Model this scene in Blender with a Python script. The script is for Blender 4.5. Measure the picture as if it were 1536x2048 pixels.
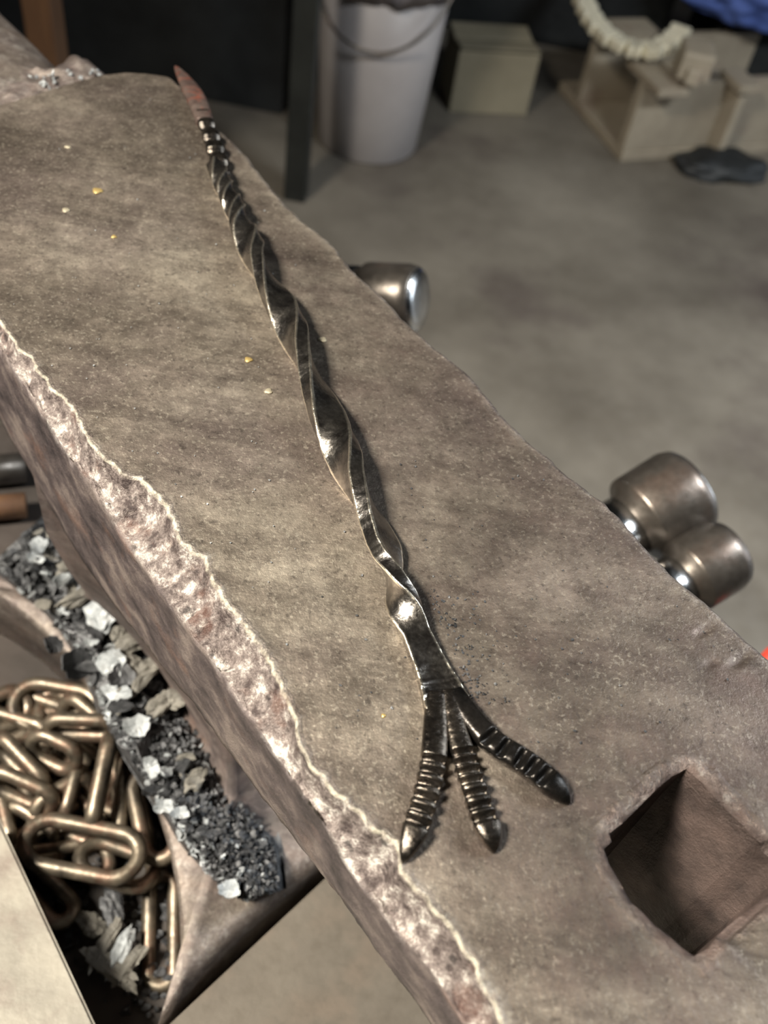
import bpy, bmesh, math, random
import numpy as np
from mathutils import Vector, Matrix, noise
R = random.Random(7)
C = bpy.context.scene.collection
for o in list(bpy.data.objects): bpy.data.objects.remove(o)

# ------------------------------------------------------------------ camera
FPX = 1941.0
_n = np.array([450.-768, -(2700.-1024), -FPX]); _n /= np.linalg.norm(_n)
_Z = -_n; _v = np.array([0, 0, -1.]); _Y = _v-(_v@_Z)*_Z; _Y /= np.linalg.norm(_Y); _X = np.cross(_Y, _Z)
RM = np.array([_X, _Y, _Z])
CAMZ = 1.0; H = 0.22; ZF = CAMZ-H          # camera height above the floor, height above the anvil face
cd = bpy.data.cameras.new('camera'); cam = bpy.data.objects.new('camera', cd); C.objects.link(cam)
cd.sensor_fit = 'VERTICAL'; cd.sensor_height = 36; cd.sensor_width = 27; cd.lens = FPX/2048*36
m4 = Matrix.Identity(4)
for i in range(3):
    for j in range(3): m4[i][j] = float(RM[i, j])
m4.translation = (0, 0, CAMZ); cam.matrix_world = m4
cd.clip_start = 0.01; cd.clip_end = 50
cd.dof.use_dof = True; cd.dof.focus_distance = 0.285; cd.dof.aperture_fstop = 12.5
bpy.context.scene.camera = cam

# ------------------------------------------------------------------ light
vs = bpy.context.scene.view_settings
vs.view_transform = 'Standard'; vs.look = 'None'; vs.gamma = 1; vs.use_curve_mapping = False; vs.exposure = 0.0
w = bpy.data.worlds.new('world'); bpy.context.scene.world = w; w.use_nodes = True
w.node_tree.nodes['Background'].inputs[0].default_value = (0.80, 0.88, 1.0, 1)
w.node_tree.nodes['Background'].inputs[1].default_value = 0.03
def area(name, loc, target, sx, sy, power, col):
    l = bpy.data.lights.new(name, 'AREA'); l.shape = 'RECTANGLE'; l.size = sx; l.size_y = sy; l.energy = power; l.color = col
    o = bpy.data.objects.new(name, l); C.objects.link(o); o.location = loc
    o.rotation_euler = (Vector(target)-Vector(loc)).to_track_quat('-Z', 'Y').to_euler(); return o
lamp = area('work_lamp_light', (-0.86, -0.24, 1.95), (-0.12, 0.10, 0.70), 0.32, 0.32, 25, (1.0, 0.915, 0.78))
lamp.data.spread = math.radians(92)
area('door_daylight', (4.2, 2.2, 1.25), (0.5, 1.0, 0.6), 1.8, 2.2, 42, (0.84, 0.92, 1.0))
floor_fill = area('floor_fill_light', (0.90, 0.66, 1.40), (0.66, 0.98, 0), 0.5, 0.2, 17, (0.90, 0.96, 1.0)); floor_fill.data.spread = math.radians(140)  # added fill with no lamp in view, brightens the right-hand floor

# ------------------------------------------------------------------ pixel -> place helpers (dz = metres below the camera)
def pt(px, py, dz):
    r = RM@np.array([px-768, -(py-1024), -FPX]); t = -dz/r[2]
    return Vector((r[0]*t, r[1]*t, CAMZ-dz))
U = Vector((0.70191523, -0.7122605, 0)); W = Vector((0.7122605, 0.70191523, 0))     # along / across the anvil
def AW(u, w_, z=0.0): return U*u+W*w_+Vector((0, 0, ZF+z))                           # z relative to the anvil face
def uw(px, py, dz=H):
    p = pt(px, py, dz); return p.dot(U), p.dot(W)

# ------------------------------------------------------------------ materials
def mat(name, c1, c2, scale=20, rough=(0.4, 0.6), metal=0.0, bump=0.3, bscale=None, bdist=0.001, c3=None, s3=60, a3=0.5, stretch=None, detail=8, spec=0.5):
    m = bpy.data.materials.new(name); m.use_nodes = True; t = m.node_tree; N = t.nodes; L = t.links
    b = N['Principled BSDF']; b.inputs['Metallic'].default_value = metal; b.inputs['Specular IOR Level'].default_value = spec
    tc = N.new('ShaderNodeTexCoord'); mp = N.new('ShaderNodeMapping'); L.new(tc.outputs['Object'], mp.inputs[0])
    if stretch: mp.inputs['Rotation'].default_value = (0, 0, stretch[3]); mp.inputs['Scale'].default_value = stretch[:3]
    def nz(s, d=detail, r=0.6):
        n = N.new('ShaderNodeTexNoise'); n.inputs['Scale'].default_value = s; n.inputs['Detail'].default_value = d; n.inputs['Roughness'].default_value = r
        L.new(mp.outputs[0], n.inputs['Vector']); return n
    def ramp(src, lo, hi, A, B):
        r = N.new('ShaderNodeValToRGB'); r.color_ramp.elements[0].position = lo; r.color_ramp.elements[1].position = hi
        r.color_ramp.elements[0].color = (*A, 1); r.color_ramp.elements[1].color = (*B, 1); L.new(src, r.inputs[0]); return r
    n1 = nz(scale); col = ramp(n1.outputs['Fac'], 0.35, 0.65, c1, c2).outputs[0]
    if c3:
        n3 = nz(s3); r3 = ramp(n3.outputs['Fac'], 0.52, 0.66, (0, 0, 0), (a3, a3, a3))
        mx = N.new('ShaderNodeMix'); mx.data_type = 'RGBA'; L.new(r3.outputs[0], mx.inputs[0]); L.new(col, mx.inputs[6]); mx.inputs[7].default_value = (*c3, 1)
        col = mx.outputs[2]
    L.new(col, b.inputs['Base Color'])
    n2 = nz(bscale or scale*6)
    mr = N.new('ShaderNodeMapRange'); mr.inputs[1].default_value = 0.3; mr.inputs[2].default_value = 0.7; mr.inputs[3].default_value = rough[0]; mr.inputs[4].default_value = rough[1]
    L.new(n2.outputs['Fac'], mr.inputs[0]); L.new(mr.outputs[0], b.inputs['Roughness'])
    bp = N.new('ShaderNodeBump'); bp.inputs['Strength'].default_value = bump; bp.inputs['Distance'].default_value = bdist
    L.new(n2.outputs['Fac'], bp.inputs['Height']); L.new(bp.outputs[0], b.inputs['Normal'])
    return m

def anvil_material():
    """polished dull face, bare chipped edge, brown patina on the sides: picked by the 'zone' colour attribute (R chip, G side, B rusty spots plus painted dimness on the face)"""
    m = bpy.data.materials.new('anvil_steel'); m.use_nodes = True; t = m.node_tree; N = t.nodes; L = t.links; b = N['Principled BSDF']
    tc = N.new('ShaderNodeTexCoord')
    mp = N.new('ShaderNodeMapping'); mp.inputs['Rotation'].default_value = (0, 0, math.radians(-22)); L.new(tc.outputs['Object'], mp.inputs[0])
    mps = N.new('ShaderNodeMapping'); mps.inputs['Rotation'].default_value = (0, 0, math.radians(-22)); mps.inputs['Scale'].default_value = (0.28, 1.5, 1); L.new(tc.outputs['Object'], mps.inputs[0])
    mpa = N.new('ShaderNodeMapping'); mpa.inputs['Rotation'].default_value = (0, 0, math.radians(45.4)); mpa.inputs['Scale'].default_value = (0.12, 1.2, 1.2); L.new(tc.outputs['Object'], mpa.inputs[0])
    def nz(s, d=8, r=0.62, v=mp):
        n = N.new('ShaderNodeTexNoise'); n.inputs['Scale'].default_value = s; n.inputs['Detail'].default_value = d; n.inputs['Roughness'].default_value = r
        L.new(v.outputs[0], n.inputs['Vector']); return n.outputs['Fac']
    def ramp(src, stops):
        r = N.new('ShaderNodeValToRGB'); e = r.color_ramp.elements
        e[0].position = stops[0][0]; e[0].color = (*stops[0][1], 1); e[1].position = stops[-1][0]; e[1].color = (*stops[-1][1], 1)
        for p, c in stops[1:-1]:
            k = e.new(p); k.color = (*c, 1)
        L.new(src, r.inputs[0]); return r.outputs[0]
    def mix(f, a, c, mode='MIX'):
        x = N.new('ShaderNodeMix'); x.data_type = 'RGBA'; x.blend_type = mode
        if isinstance(f, float): x.inputs[0].default_value = f
        else: L.new(f, x.inputs[0])
        for s, i in ((a, 6), (c, 7)):
            if isinstance(s, tuple): x.inputs[i].default_value = (*s, 1)
            else: L.new(s, x.inputs[i])
        return x.outputs[2]
    def math_(op, a, c):
        x = N.new('ShaderNodeMath'); x.operation = op
        for s, i in ((a, 0), (c, 1)):
            if isinstance(s, (int, float)): x.inputs[i].default_value = s
            else: L.new(s, x.inputs[i])
        return x.outputs[0]
    G = lambda v: (v, v, v)
    face = ramp(nz(14, 10, 0.65), [(0.36, (0.155, 0.130, 0.108)), (0.5, (0.29, 0.250, 0.205)), (0.64, (0.45, 0.40, 0.33))])
    face = mix(ramp(nz(26, 12, 0.75, mps), [(0.46, G(0)), (0.62, G(0.7))]), face, (0.075, 0.060, 0.050))
    face = mix(ramp(nz(9, 6, 0.6), [(0.45, G(0)), (0.75, G(0.55))]), face, (0.16, 0.115, 0.125))
    face = mix(ramp(nz(110, 9, 0.8), [(0.48, G(0)), (0.62, G(0.42))]), face, (0.080, 0.064, 0.056))
    face = mix(ramp(nz(750, 4, 0.7), [(0.55, G(0)), (0.66, G(0.42))]), face, (0.58, 0.53, 0.44))
    face = mix(ramp(nz(520, 5, 0.7), [(0.56, G(0)), (0.66, G(0.55))]), face, (0.05, 0.042, 0.038))
    chip = ramp(nz(170, 10, 0.78), [(0.40, (0.075, 0.058, 0.056)), (0.52, (0.27, 0.23, 0.215)), (0.62, (0.70, 0.67, 0.62))])
    chip = mix(ramp(nz(55, 6), [(0.56, G(0)), (0.68, G(0.65))]), chip, (0.17, 0.085, 0.062))
    chip = mix(ramp(nz(200, 4), [(0.60, G(0)), (0.68, G(0.8))]), chip, (0.04, 0.035, 0.035))
    side = ramp(nz(60, 10, 0.65, mpa), [(0.36, (0.032, 0.026, 0.028)), (0.5, (0.090, 0.072, 0.072)), (0.64, (0.20, 0.165, 0.150))])
    side = mix(ramp(nz(45, 6, 0.6, mpa), [(0.55, G(0)), (0.70, G(0.7))]), side, (0.17, 0.105, 0.082))
    rust_and_shade = ramp(nz(60, 8), [(0.35, (0.036, 0.027, 0.025)), (0.65, (0.140, 0.102, 0.090))])  # rusty tone, also dims the right of the face in place of reflection
    at = N.new('ShaderNodeAttribute'); at.attribute_name = 'zone'; sp = N.new('ShaderNodeSeparateColor'); L.new(at.outputs['Color'], sp.inputs[0])
    wob = math_('MULTIPLY', math_('SUBTRACT', nz(120, 6), 0.5), 0.9)
    def mask(ch): 
        x = N.new('ShaderNodeMath'); x.operation = 'ADD'; x.use_clamp = True; L.new(ch, x.inputs[0])
        k = math_('MULTIPLY', math_('MULTIPLY', wob, ch), math_('SUBTRACT', 1.0, ch)); L.new(math_('MULTIPLY', k, 4.0), x.inputs[1]); return x.outputs[0]
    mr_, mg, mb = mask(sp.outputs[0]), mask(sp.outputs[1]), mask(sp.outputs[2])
    col = mix(mg, face, side); col = mix(mr_, col, chip); col = mix(mb, col, rust_and_shade)
    la = N.new('ShaderNodeAttribute'); la.attribute_name = 'lip'; lm = math_('MULTIPLY', la.outputs['Fac'], ramp(nz(230, 6, 0.75), [(0.40, G(0.10)), (0.62, G(0.80))]))
    col = mix(lm, col, (0.86, 0.81, 0.66))  # cream highlight painted along the burnished edge lip
    L.new(col, b.inputs['Base Color'])
    mm = N.new('ShaderNodeMapRange'); L.new(mg, mm.inputs[0]); mm.inputs[3].default_value = 0.82; mm.inputs[4].default_value = 0.35; L.new(mm.outputs[0], b.inputs['Metallic'])
    rr = N.new('ShaderNodeMapRange'); L.new(nz(160, 6, 0.7), rr.inputs[0]); rr.inputs[1].default_value = 0.3; rr.inputs[2].default_value = 0.7; rr.inputs[3].default_value = 0.40; rr.inputs[4].default_value = 0.58
    L.new(rr.outputs[0], b.inputs['Roughness'])
    fine = math_('ADD', nz(700, 4, 0.7), math_('MULTIPLY', nz(60, 6, 0.6), 0.6))
    rough_ = math_('MULTIPLY', math_('MAXIMUM', mr_, math_('MULTIPLY', mg, 0.55)), math_('ADD', nz(380, 6, 0.75), nz(1000, 4, 0.75)))
    hgt = math_('ADD', math_('MULTIPLY', fine, 0.42), math_('MULTIPLY', rough_, 1.5))
    bp = N.new('ShaderNodeBump'); bp.inputs['Strength'].default_value = 0.85; bp.inputs['Distance'].default_value = 0.0006
    L.new(hgt, bp.inputs['Height']); L.new(bp.outputs[0], b.inputs['Normal'])
    return m
M = {}
M['anvil'] = anvil_material()
M['forged'] = mat('forged_steel', (0.09, 0.084, 0.082), (0.28, 0.262, 0.238), 120, (0.16, 0.30), 0.97, 0.5, 700, 0.0003, c3=(0.05, 0.042, 0.038), s3=160, a3=0.6)
M['toe'] = mat('forged_black_steel', (0.035, 0.032, 0.030), (0.15, 0.130, 0.11), 120, (0.14, 0.32), 0.95, 0.65, 700, 0.0004)
def edge_highlight(m, c):  # lightens the corner colour to paint a highlight along burnished edges
    t = m.node_tree; N = t.nodes; L = t.links; b = N['Principled BSDF']; src = b.inputs['Base Color'].links[0].from_socket
    at = N.new('ShaderNodeAttribute'); at.attribute_name = 'edge_glint'; x = N.new('ShaderNodeMix'); x.data_type = 'RGBA'
    L.new(at.outputs['Fac'], x.inputs[0]); L.new(src, x.inputs[6]); x.inputs[7].default_value = (*c, 1); L.new(x.outputs[2], b.inputs['Base Color'])
edge_highlight(M['forged'], (0.75, 0.70, 0.60))
M['claw'] = mat('black_claw_steel', (0.012, 0.012, 0.012), (0.04, 0.036, 0.033), 120, (0.2, 0.36), 0.85, 0.35, 800, 0.0003)
M['chain'] = mat('worn_chain_steel', (0.05, 0.042, 0.034), (0.21, 0.178, 0.135), 70, (0.34, 0.52), 0.75, 0.4, 400, 0.0005, c3=(0.13, 0.06, 0.04), s3=90, a3=0.6)
M['scale'] = mat('dark_scale', (0.018, 0.019, 0.021), (0.085, 0.088, 0.095), 90, (0.3, 0.55), 0.35, 0.7, 500, 0.0008)
M['scalelight'] = mat('pale_scale', (0.17, 0.185, 0.195), (0.36, 0.385, 0.40), 120, (0.35, 0.6), 0.2, 0.8, 500, 0.0006, c3=(0.12, 0.12, 0.12), s3=150, a3=0.6)
M['clinker'] = mat('grey_clinker', (0.07, 0.066, 0.058), (0.20, 0.19, 0.165), 80, (0.5, 0.8), 0.15, 1.0, 300, 0.001)
M['plate'] = mat('brown_steel_plate', (0.062, 0.052, 0.040), (0.10, 0.086, 0.068), 9, (0.42, 0.6), 0.3, 0.25, 160, 0.0005, c3=(0.10, 0.075, 0.055), s3=40, a3=0.5)
M['paleplate'] = mat('pale_worn_plate', (0.15, 0.140, 0.118), (0.28, 0.262, 0.220), 16, (0.45, 0.65), 0.25, 0.4, 200, 0.0006, c3=(0.13, 0.10, 0.085), s3=22, a3=0.85)
M['darksteel'] = mat('dark_painted_steel', (0.010, 0.011, 0.010), (0.022, 0.024, 0.021), 10, (0.45, 0.6), 0.2, 0.2)
M['stand'] = mat('dark_stand_steel', (0.02, 0.017, 0.015), (0.05, 0.04, 0.035), 12, (0.5, 0.7), 0.3, 0.3)
M['floor'] = mat('stained_concrete', (0.080, 0.069, 0.055), (0.215, 0.193, 0.160), 1.6, (0.38, 0.6), 0.0, 0.15, 30, 0.002, c3=(0.070, 0.055, 0.050), s3=2.0, a3=0.9)
M['wall'] = mat('dark_wall', (0.03, 0.028, 0.026), (0.05, 0.047, 0.043), 3, (0.7, 0.9), 0.0, 0.2)
M['plastic'] = mat('white_plastic', (0.29, 0.265, 0.26), (0.35, 0.325, 0.32), 5, (0.4, 0.55), 0.0, 0.1)
M['bag'] = mat('grey_bag', (0.20, 0.175, 0.18), (0.34, 0.31, 0.32), 12, (0.3, 0.5), 0.0, 0.5, 40, 0.004)
M['tan'] = mat('tan_box', (0.19, 0.165, 0.112), (0.25, 0.22, 0.155), 6, (0.7, 0.9), 0.0, 0.2)
M['beam'] = mat('primed_beam_steel', (0.27, 0.23, 0.175), (0.37, 0.32, 0.245), 8, (0.5, 0.7), 0.1, 0.2, c3=(0.25, 0.19, 0.15), s3=14, a3=0.5)
M['pale_metal'] = mat('bright_roller_chain', (0.62, 0.56, 0.42), (0.92, 0.87, 0.70), 60, (0.25, 0.4), 0.25, 0.3)
M['blue'] = mat('blue_cloth', (0.05, 0.09, 0.30), (0.11, 0.18, 0.52), 9, (0.6, 0.8), 0.0, 0.5, 60, 0.003)
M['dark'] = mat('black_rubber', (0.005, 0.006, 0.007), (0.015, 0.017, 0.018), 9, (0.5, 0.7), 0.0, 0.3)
M['wood'] = mat('brown_wood', (0.06, 0.026, 0.010), (0.10, 0.047, 0.018), 12, (0.6, 0.8), 0.0, 0.3, stretch=(6, 6, 0.6, 0))
M['darkwood'] = mat('dark_red_wood', (0.05, 0.028, 0.02), (0.085, 0.05, 0.035), 12, (0.6, 0.8), 0.0, 0.3)
M['handle'] = mat('hickory', (0.30, 0.18, 0.09), (0.42, 0.27, 0.14), 20, (0.4, 0.6), 0.0, 0.2, stretch=(6, 6, 0.5, 0))
M['hammer'] = mat('hammer_steel', (0.075, 0.066, 0.058), (0.17, 0.152, 0.135), 30, (0.28, 0.42), 0.8, 0.3, 200, 0.0006, c3=(0.14, 0.075, 0.05), s3=30, a3=0.4)
M['bright'] = mat('polished_steel', (0.62, 0.63, 0.64), (0.78, 0.79, 0.80), 40, (0.14, 0.26), 1.0, 0.1)
M['brass'] = mat('brass_spatter_metal', (0.42, 0.30, 0.11), (0.55, 0.42, 0.18), 200, (0.35, 0.5), 0.6, 0.3, 900, 0.0002)
M['palespot'] = mat('pale_spatter_metal', (0.30, 0.27, 0.20), (0.40, 0.36, 0.27), 200, (0.4, 0.6), 0.4, 0.3, 900, 0.0002)
M['red'] = mat('red_paint', (0.42, 0.04, 0.025), (0.55, 0.06, 0.035), 20, (0.4, 0.55), 0.0, 0.1)
M['redsheen'] = mat('red_sheen_steel', (0.06, 0.038, 0.034), (0.13, 0.10, 0.088), 150, (0.35, 0.5), 0.5, 0.5, 700, 0.0004, c3=(0.30, 0.075, 0.04), s3=130, a3=0.7)  # claw steel with its warm red reflection painted into the colour

# ------------------------------------------------------------------ object helpers
def link(name, me, m=None, parent=None, smooth=False):
    o = bpy.data.objects.new(name, me); C.objects.link(o)
    if m is not None and not me.materials: me.materials.append(m)
    if parent: o.parent = parent
    if smooth: me.polygons.foreach_set('use_smooth', [True]*len(me.polygons))
    return o
def pyobj(name, vs_, fs, m, parent=None, smooth=False, origin=None):
    me = bpy.data.meshes.new(name)
    if origin is not None: vs_ = [(v[0]-origin[0], v[1]-origin[1], v[2]-origin[2]) for v in vs_]
    me.from_pydata([tuple(v) for v in vs_], [], fs); me.update()
    b = bmesh.new(); b.from_mesh(me); bmesh.ops.recalc_face_normals(b, faces=b.faces); b.to_mesh(me); b.free()
    o = link(name, me, m, parent, smooth)
    if origin is not None: o.location = origin
    return o
def bmo(name, b, m, parent=None, smooth=False):
    me = bpy.data.meshes.new(name); bmesh.ops.recalc_face_normals(b, faces=b.faces); b.to_mesh(me); b.free(); return link(name, me, m, parent, smooth)
def tag(o, label, cat, group=None, kind=None):
    o['label'] = label
    if cat: o['category'] = cat
    if group: o['group'] = group
    if kind: o['kind'] = kind
    return o
def empty(name, loc=(0, 0, 0), rz=0):
    o = bpy.data.objects.new(name, None); C.objects.link(o); o.location = loc; o.rotation_euler = (0, 0, rz); o.empty_display_size = 0.02; return o
def add_box(b, mn, mx, bev=0.0, mtx=None):
    r = bmesh.ops.create_cube(b, size=1); vv = r['verts']
    for v in vv: v.co = Vector([mn[i]+(v.co[i]+0.5)*(mx[i]-mn[i]) for i in range(3)])
    if bev > 0:
        es = list({e for v in vv for e in v.link_edges}); q = bmesh.ops.bevel(b, geom=es, offset=bev, segments=2, affect='EDGES', profile=0.6); vv = list({v for f in q['faces'] for v in f.verts}|{v for v in vv if v.is_valid})
    if mtx is not None:
        bmesh.ops.transform(b, matrix=mtx, verts=[v for v in vv if v.is_valid])
def box(name, mn, mx, m, parent=None, bev=0.002, mtx=None):
    b = bmesh.new(); add_box(b, mn, mx, bev, None)
    if mtx is not None: bmesh.ops.transform(b, matrix=mtx, verts=b.verts)
    return bmo(name, b, m, parent)
def prism(name, poly, z0, z1, m, parent=None, bev=0.0):
    b = bmesh.new(); lo = [b.verts.new((p[0], p[1], z0)) for p in poly]; hi = [b.verts.new((p[0], p[1], z1)) for p in poly]
    n = len(poly); b.faces.new(lo[::-1]); b.faces.new(hi)
    for i in range(n): b.faces.new((lo[i], lo[(i+1) % n], hi[(i+1) % n], hi[i]))
    if bev: bmesh.ops.bevel(b, geom=list(b.edges), offset=bev, segments=2, affect='EDGES')
    return bmo(name, b, m, parent)
def rings(rs, closed_caps=True):
    n = len(rs[0]); v = [p for r in rs for p in r]; f = []
    for i in range(len(rs)-1):
        for j in range(n):
            k = (j+1) % n; f.append((i*n+j, i*n+k, (i+1)*n+k, (i+1)*n+j))
    if closed_caps: f.append(tuple(range(n))[::-1]); f.append(tuple((len(rs)-1)*n+j for j in range(n)))
    return v, f
def tube(name, pts, rad, m, parent=None, seg=10):
    rs = []; pts = [Vector(p) for p in pts]
    ref = Vector((0, 0, 1))
    for i, p in enumerate(pts):
        d = (pts[min(i+1, len(pts)-1)]-pts[max(i-1, 0)]).normalized()
        rf = ref if abs(d.z) < 0.95 else Vector((1, 0, 0))
        s = d.cross(rf).normalized(); t = s.cross(d); r = rad[i] if isinstance(rad, (list, tuple)) else rad
        rs.append([p+s*(r*math.cos(a))+t*(r*math.sin(a)) for a in [2*math.pi*k/seg for k in range(seg)]])
    v, f = rings(rs); return pyobj(name, v, f, m, parent, True)
def lathe(name, prof, m, parent=None, seg=40, mtx=None, smooth=True, caps=True, wob=None):
    rs = []
    for r, z in prof:
        ring = []
        for k in range(seg):
            a = 2*math.pi*k/seg; rr = r+(wob(a, z) if wob else 0); p = Vector((rr*math.cos(a), rr*math.sin(a), z)); ring.append(mtx@p if mtx is not None else p)
        rs.append(ring)
    v, f = rings(rs, caps); return pyobj(name, v, f, m, parent, smooth)
def fbm(x, y, z=0.0, o=4): return noise.fractal(Vector((x, y, z)), 1.0, 2.0, o)

# ------------------------------------------------------------------ setting
g = 4.5
o = prism('floor', [(-g, -2.5), (g, -2.5), (g, g), (-g, g)], -0.05, 0, M['floor']); tag(o, 'stained grey brown concrete workshop floor', None, kind='structure')
o = prism('wall_back', [(-g, g), (g, g), (g, g+.1), (-g, g+.1)], 0, 3.2, M['wall']); tag(o, 'dark workshop wall behind the bench', None, kind='structure')
o = prism('wall_left', [(-g-.1, -2.5), (-g, -2.5), (-g, g), (-g-.1, g)], 0, 3.2, M['wall']); tag(o, 'dark workshop wall on the left', None, kind='structure')

o = prism('wall_right', [(g, -2.5), (g+.1, -2.5), (g+.1, g), (g, g)], 0, 3.2, M['wall']); tag(o, 'dark workshop wall on the right', None, kind='structure')
o = prism('wall_front', [(-g, -2.6), (g, -2.6), (g, -2.5), (-g, -2.5)], 0, 3.2, M['wall']); tag(o, 'dark workshop wall behind the viewer', None, kind='structure')
o = prism('ceiling', [(-g, -2.5), (g, -2.5), (g, g), (-g, g)], 3.2, 3.3, M['wall']); tag(o, 'dark workshop ceiling', None, kind='structure')

# ------------------------------------------------------------------ ANVIL
EDGE = [(0, 640), (20, 672), (40, 700), (62, 712), (75, 745), (88, 752), (100, 775), (128, 795), (145, 812), (158, 835), (166, 862), (180, 885), (200, 905), (225, 928), (243, 948), (268, 953), (285, 957), (298, 972), (310, 985), (335, 1010), (345, 1032), (350, 1050), (353, 1072), (372, 1088), (392, 1105), (410, 1115), (415, 1140), (435, 1180), (455, 1210), (480, 1235), (505, 1270), (520, 1290), (545, 1335), (560, 1365), (578, 1410), (592, 1450), (598, 1480), (606, 1510), (640, 1548), (665, 1580), (690, 1598), (715, 1625), (740, 1650), (770, 1668), (790, 1682), (797, 1712), (800, 1738), (820, 1765), (850, 1790), (880, 1830), (905, 1862), (920, 1885), (945, 1920), (962, 1965), (985, 2010), (1005, 2050)]
BOT = [(26, 735), (86, 829), (141, 920), (182, 970), (229, 1048), (325, 1187), (390, 1280), (461, 1378), (642, 1641), (719, 1769), (792, 1865), (892, 1992)]
REDGE = [(350, 165), (372, 200), (395, 225), (430, 255), (470, 290), (500, 325), (550, 390), (600, 440), (655, 482), (670, 500), (700, 540), (760, 590), (800, 635), (860, 690), (930, 745), (960, 780), (1000, 830), (1050, 880), (1100, 920), (1130, 950), (1200, 1000), (1240, 1040), (1300, 1110), (1340, 1150), (1400, 1200), (1440, 1235), (1500, 1290), (1536, 1320)]
WS = 0.069
def onw(px, py, w0):
    r = RM@np.array([px-768, -(py-1024), -FPX]); d = r@np.array(W); p = r*(w0/d); return float(p@np.array(U)), float(p[2]+H)
def table(pts):
    pts = sorted(pts); xs = [p[0] for p in pts]; ys = [p[1] for p in pts]; return lambda x: float(np.interp(x, xs, ys))
eL = table([uw(*p) for p in EDGE]+[(-0.42, 0.0735), (-0.35, 0.074), (-0.30, 0.0735), (0.06, 0.074), (0.12, 0.074)])
eR = table([uw(*p) for p in REDGE]+[(0.0, 0.1995), (0.12, 0.199)])
zB = table([onw(*p, WS) for p in BOT]+[(-0.42, -0.009), (0.12, -0.010)])
TU = table([(-0.42, -0.045), (-0.27, -0.070), (-0.23, -0.078), (-0.19, -0.073), (-0.14, -0.058), (-0.10, -0.052), (-0.06, -0.043), (-0.025, -0.038), (0.12, -0.034)])
HL = table([uw(*p) for p in [(410, 260), (470, 430), (545, 600), (655, 850), (750, 1040), (830, 1300), (870, 1500), (840, 1650)]]+[(0.12, 0.09)])     # border under the hook of the dimmer reflection painted into the face
U0, U1 = -0.413, 0.115
def step_u(w_):   # the rounded front end of the face, above the cutting table
    return float(np.interp(w_, [0.07, 0.129, 0.155, 0.168, 0.18, 0.192, 0.20, 0.212], [-0.4065, -0.408, -0.414, -0.4165, -0.4185, -0.4165, -0.411, -0.400]))
HOLE = [(1378, 1532), (1350, 1546), (1318, 1572), (1285, 1606), (1250, 1640), (1222, 1662), (1228, 1678), (1212, 1692), (1222, 1722), (1250, 1770), (1268, 1800), (1290, 1820), (1316, 1848), (1345, 1868), (1370, 1892), (1394, 1908), (1420, 1893), (1446, 1862), (1475, 1836), (1510, 1808), (1548, 1780), (1580, 1752), (1586, 1732), (1560, 1704), (1520, 1676), (1480, 1636), (1440, 1596), (1410, 1560)]
HUW = [uw(*p) for p in HOLE]
def hole_dist(u, w_):
    best = 9; inside = False; n = len(HUW)
    for i in range(n):
        x1, y1 = HUW[i]; x2, y2 = HUW[(i+1) % n]; dx, dy = x2-x1, y2-y1
        t = max(0, min(1, ((u-x1)*dx+(w_-y1)*dy)/(dx*dx+dy*dy))); d = math.hypot(u-x1-t*dx, w_-y1-t*dy)
        if d < best: best = d
        if (y1 > w_) != (y2 > w_) and u < x1+(w_-y1)/(y2-y1)*(x2-x1): inside = not inside
    return -best if inside else best
anvil = empty('anvil', AW(-0.2, 0.137, -0.265)); AO = Vector(anvil.location)
tag(anvil, 'heavy old blacksmith anvil with chipped near edge and square hardy hole', 'anvil')
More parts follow.
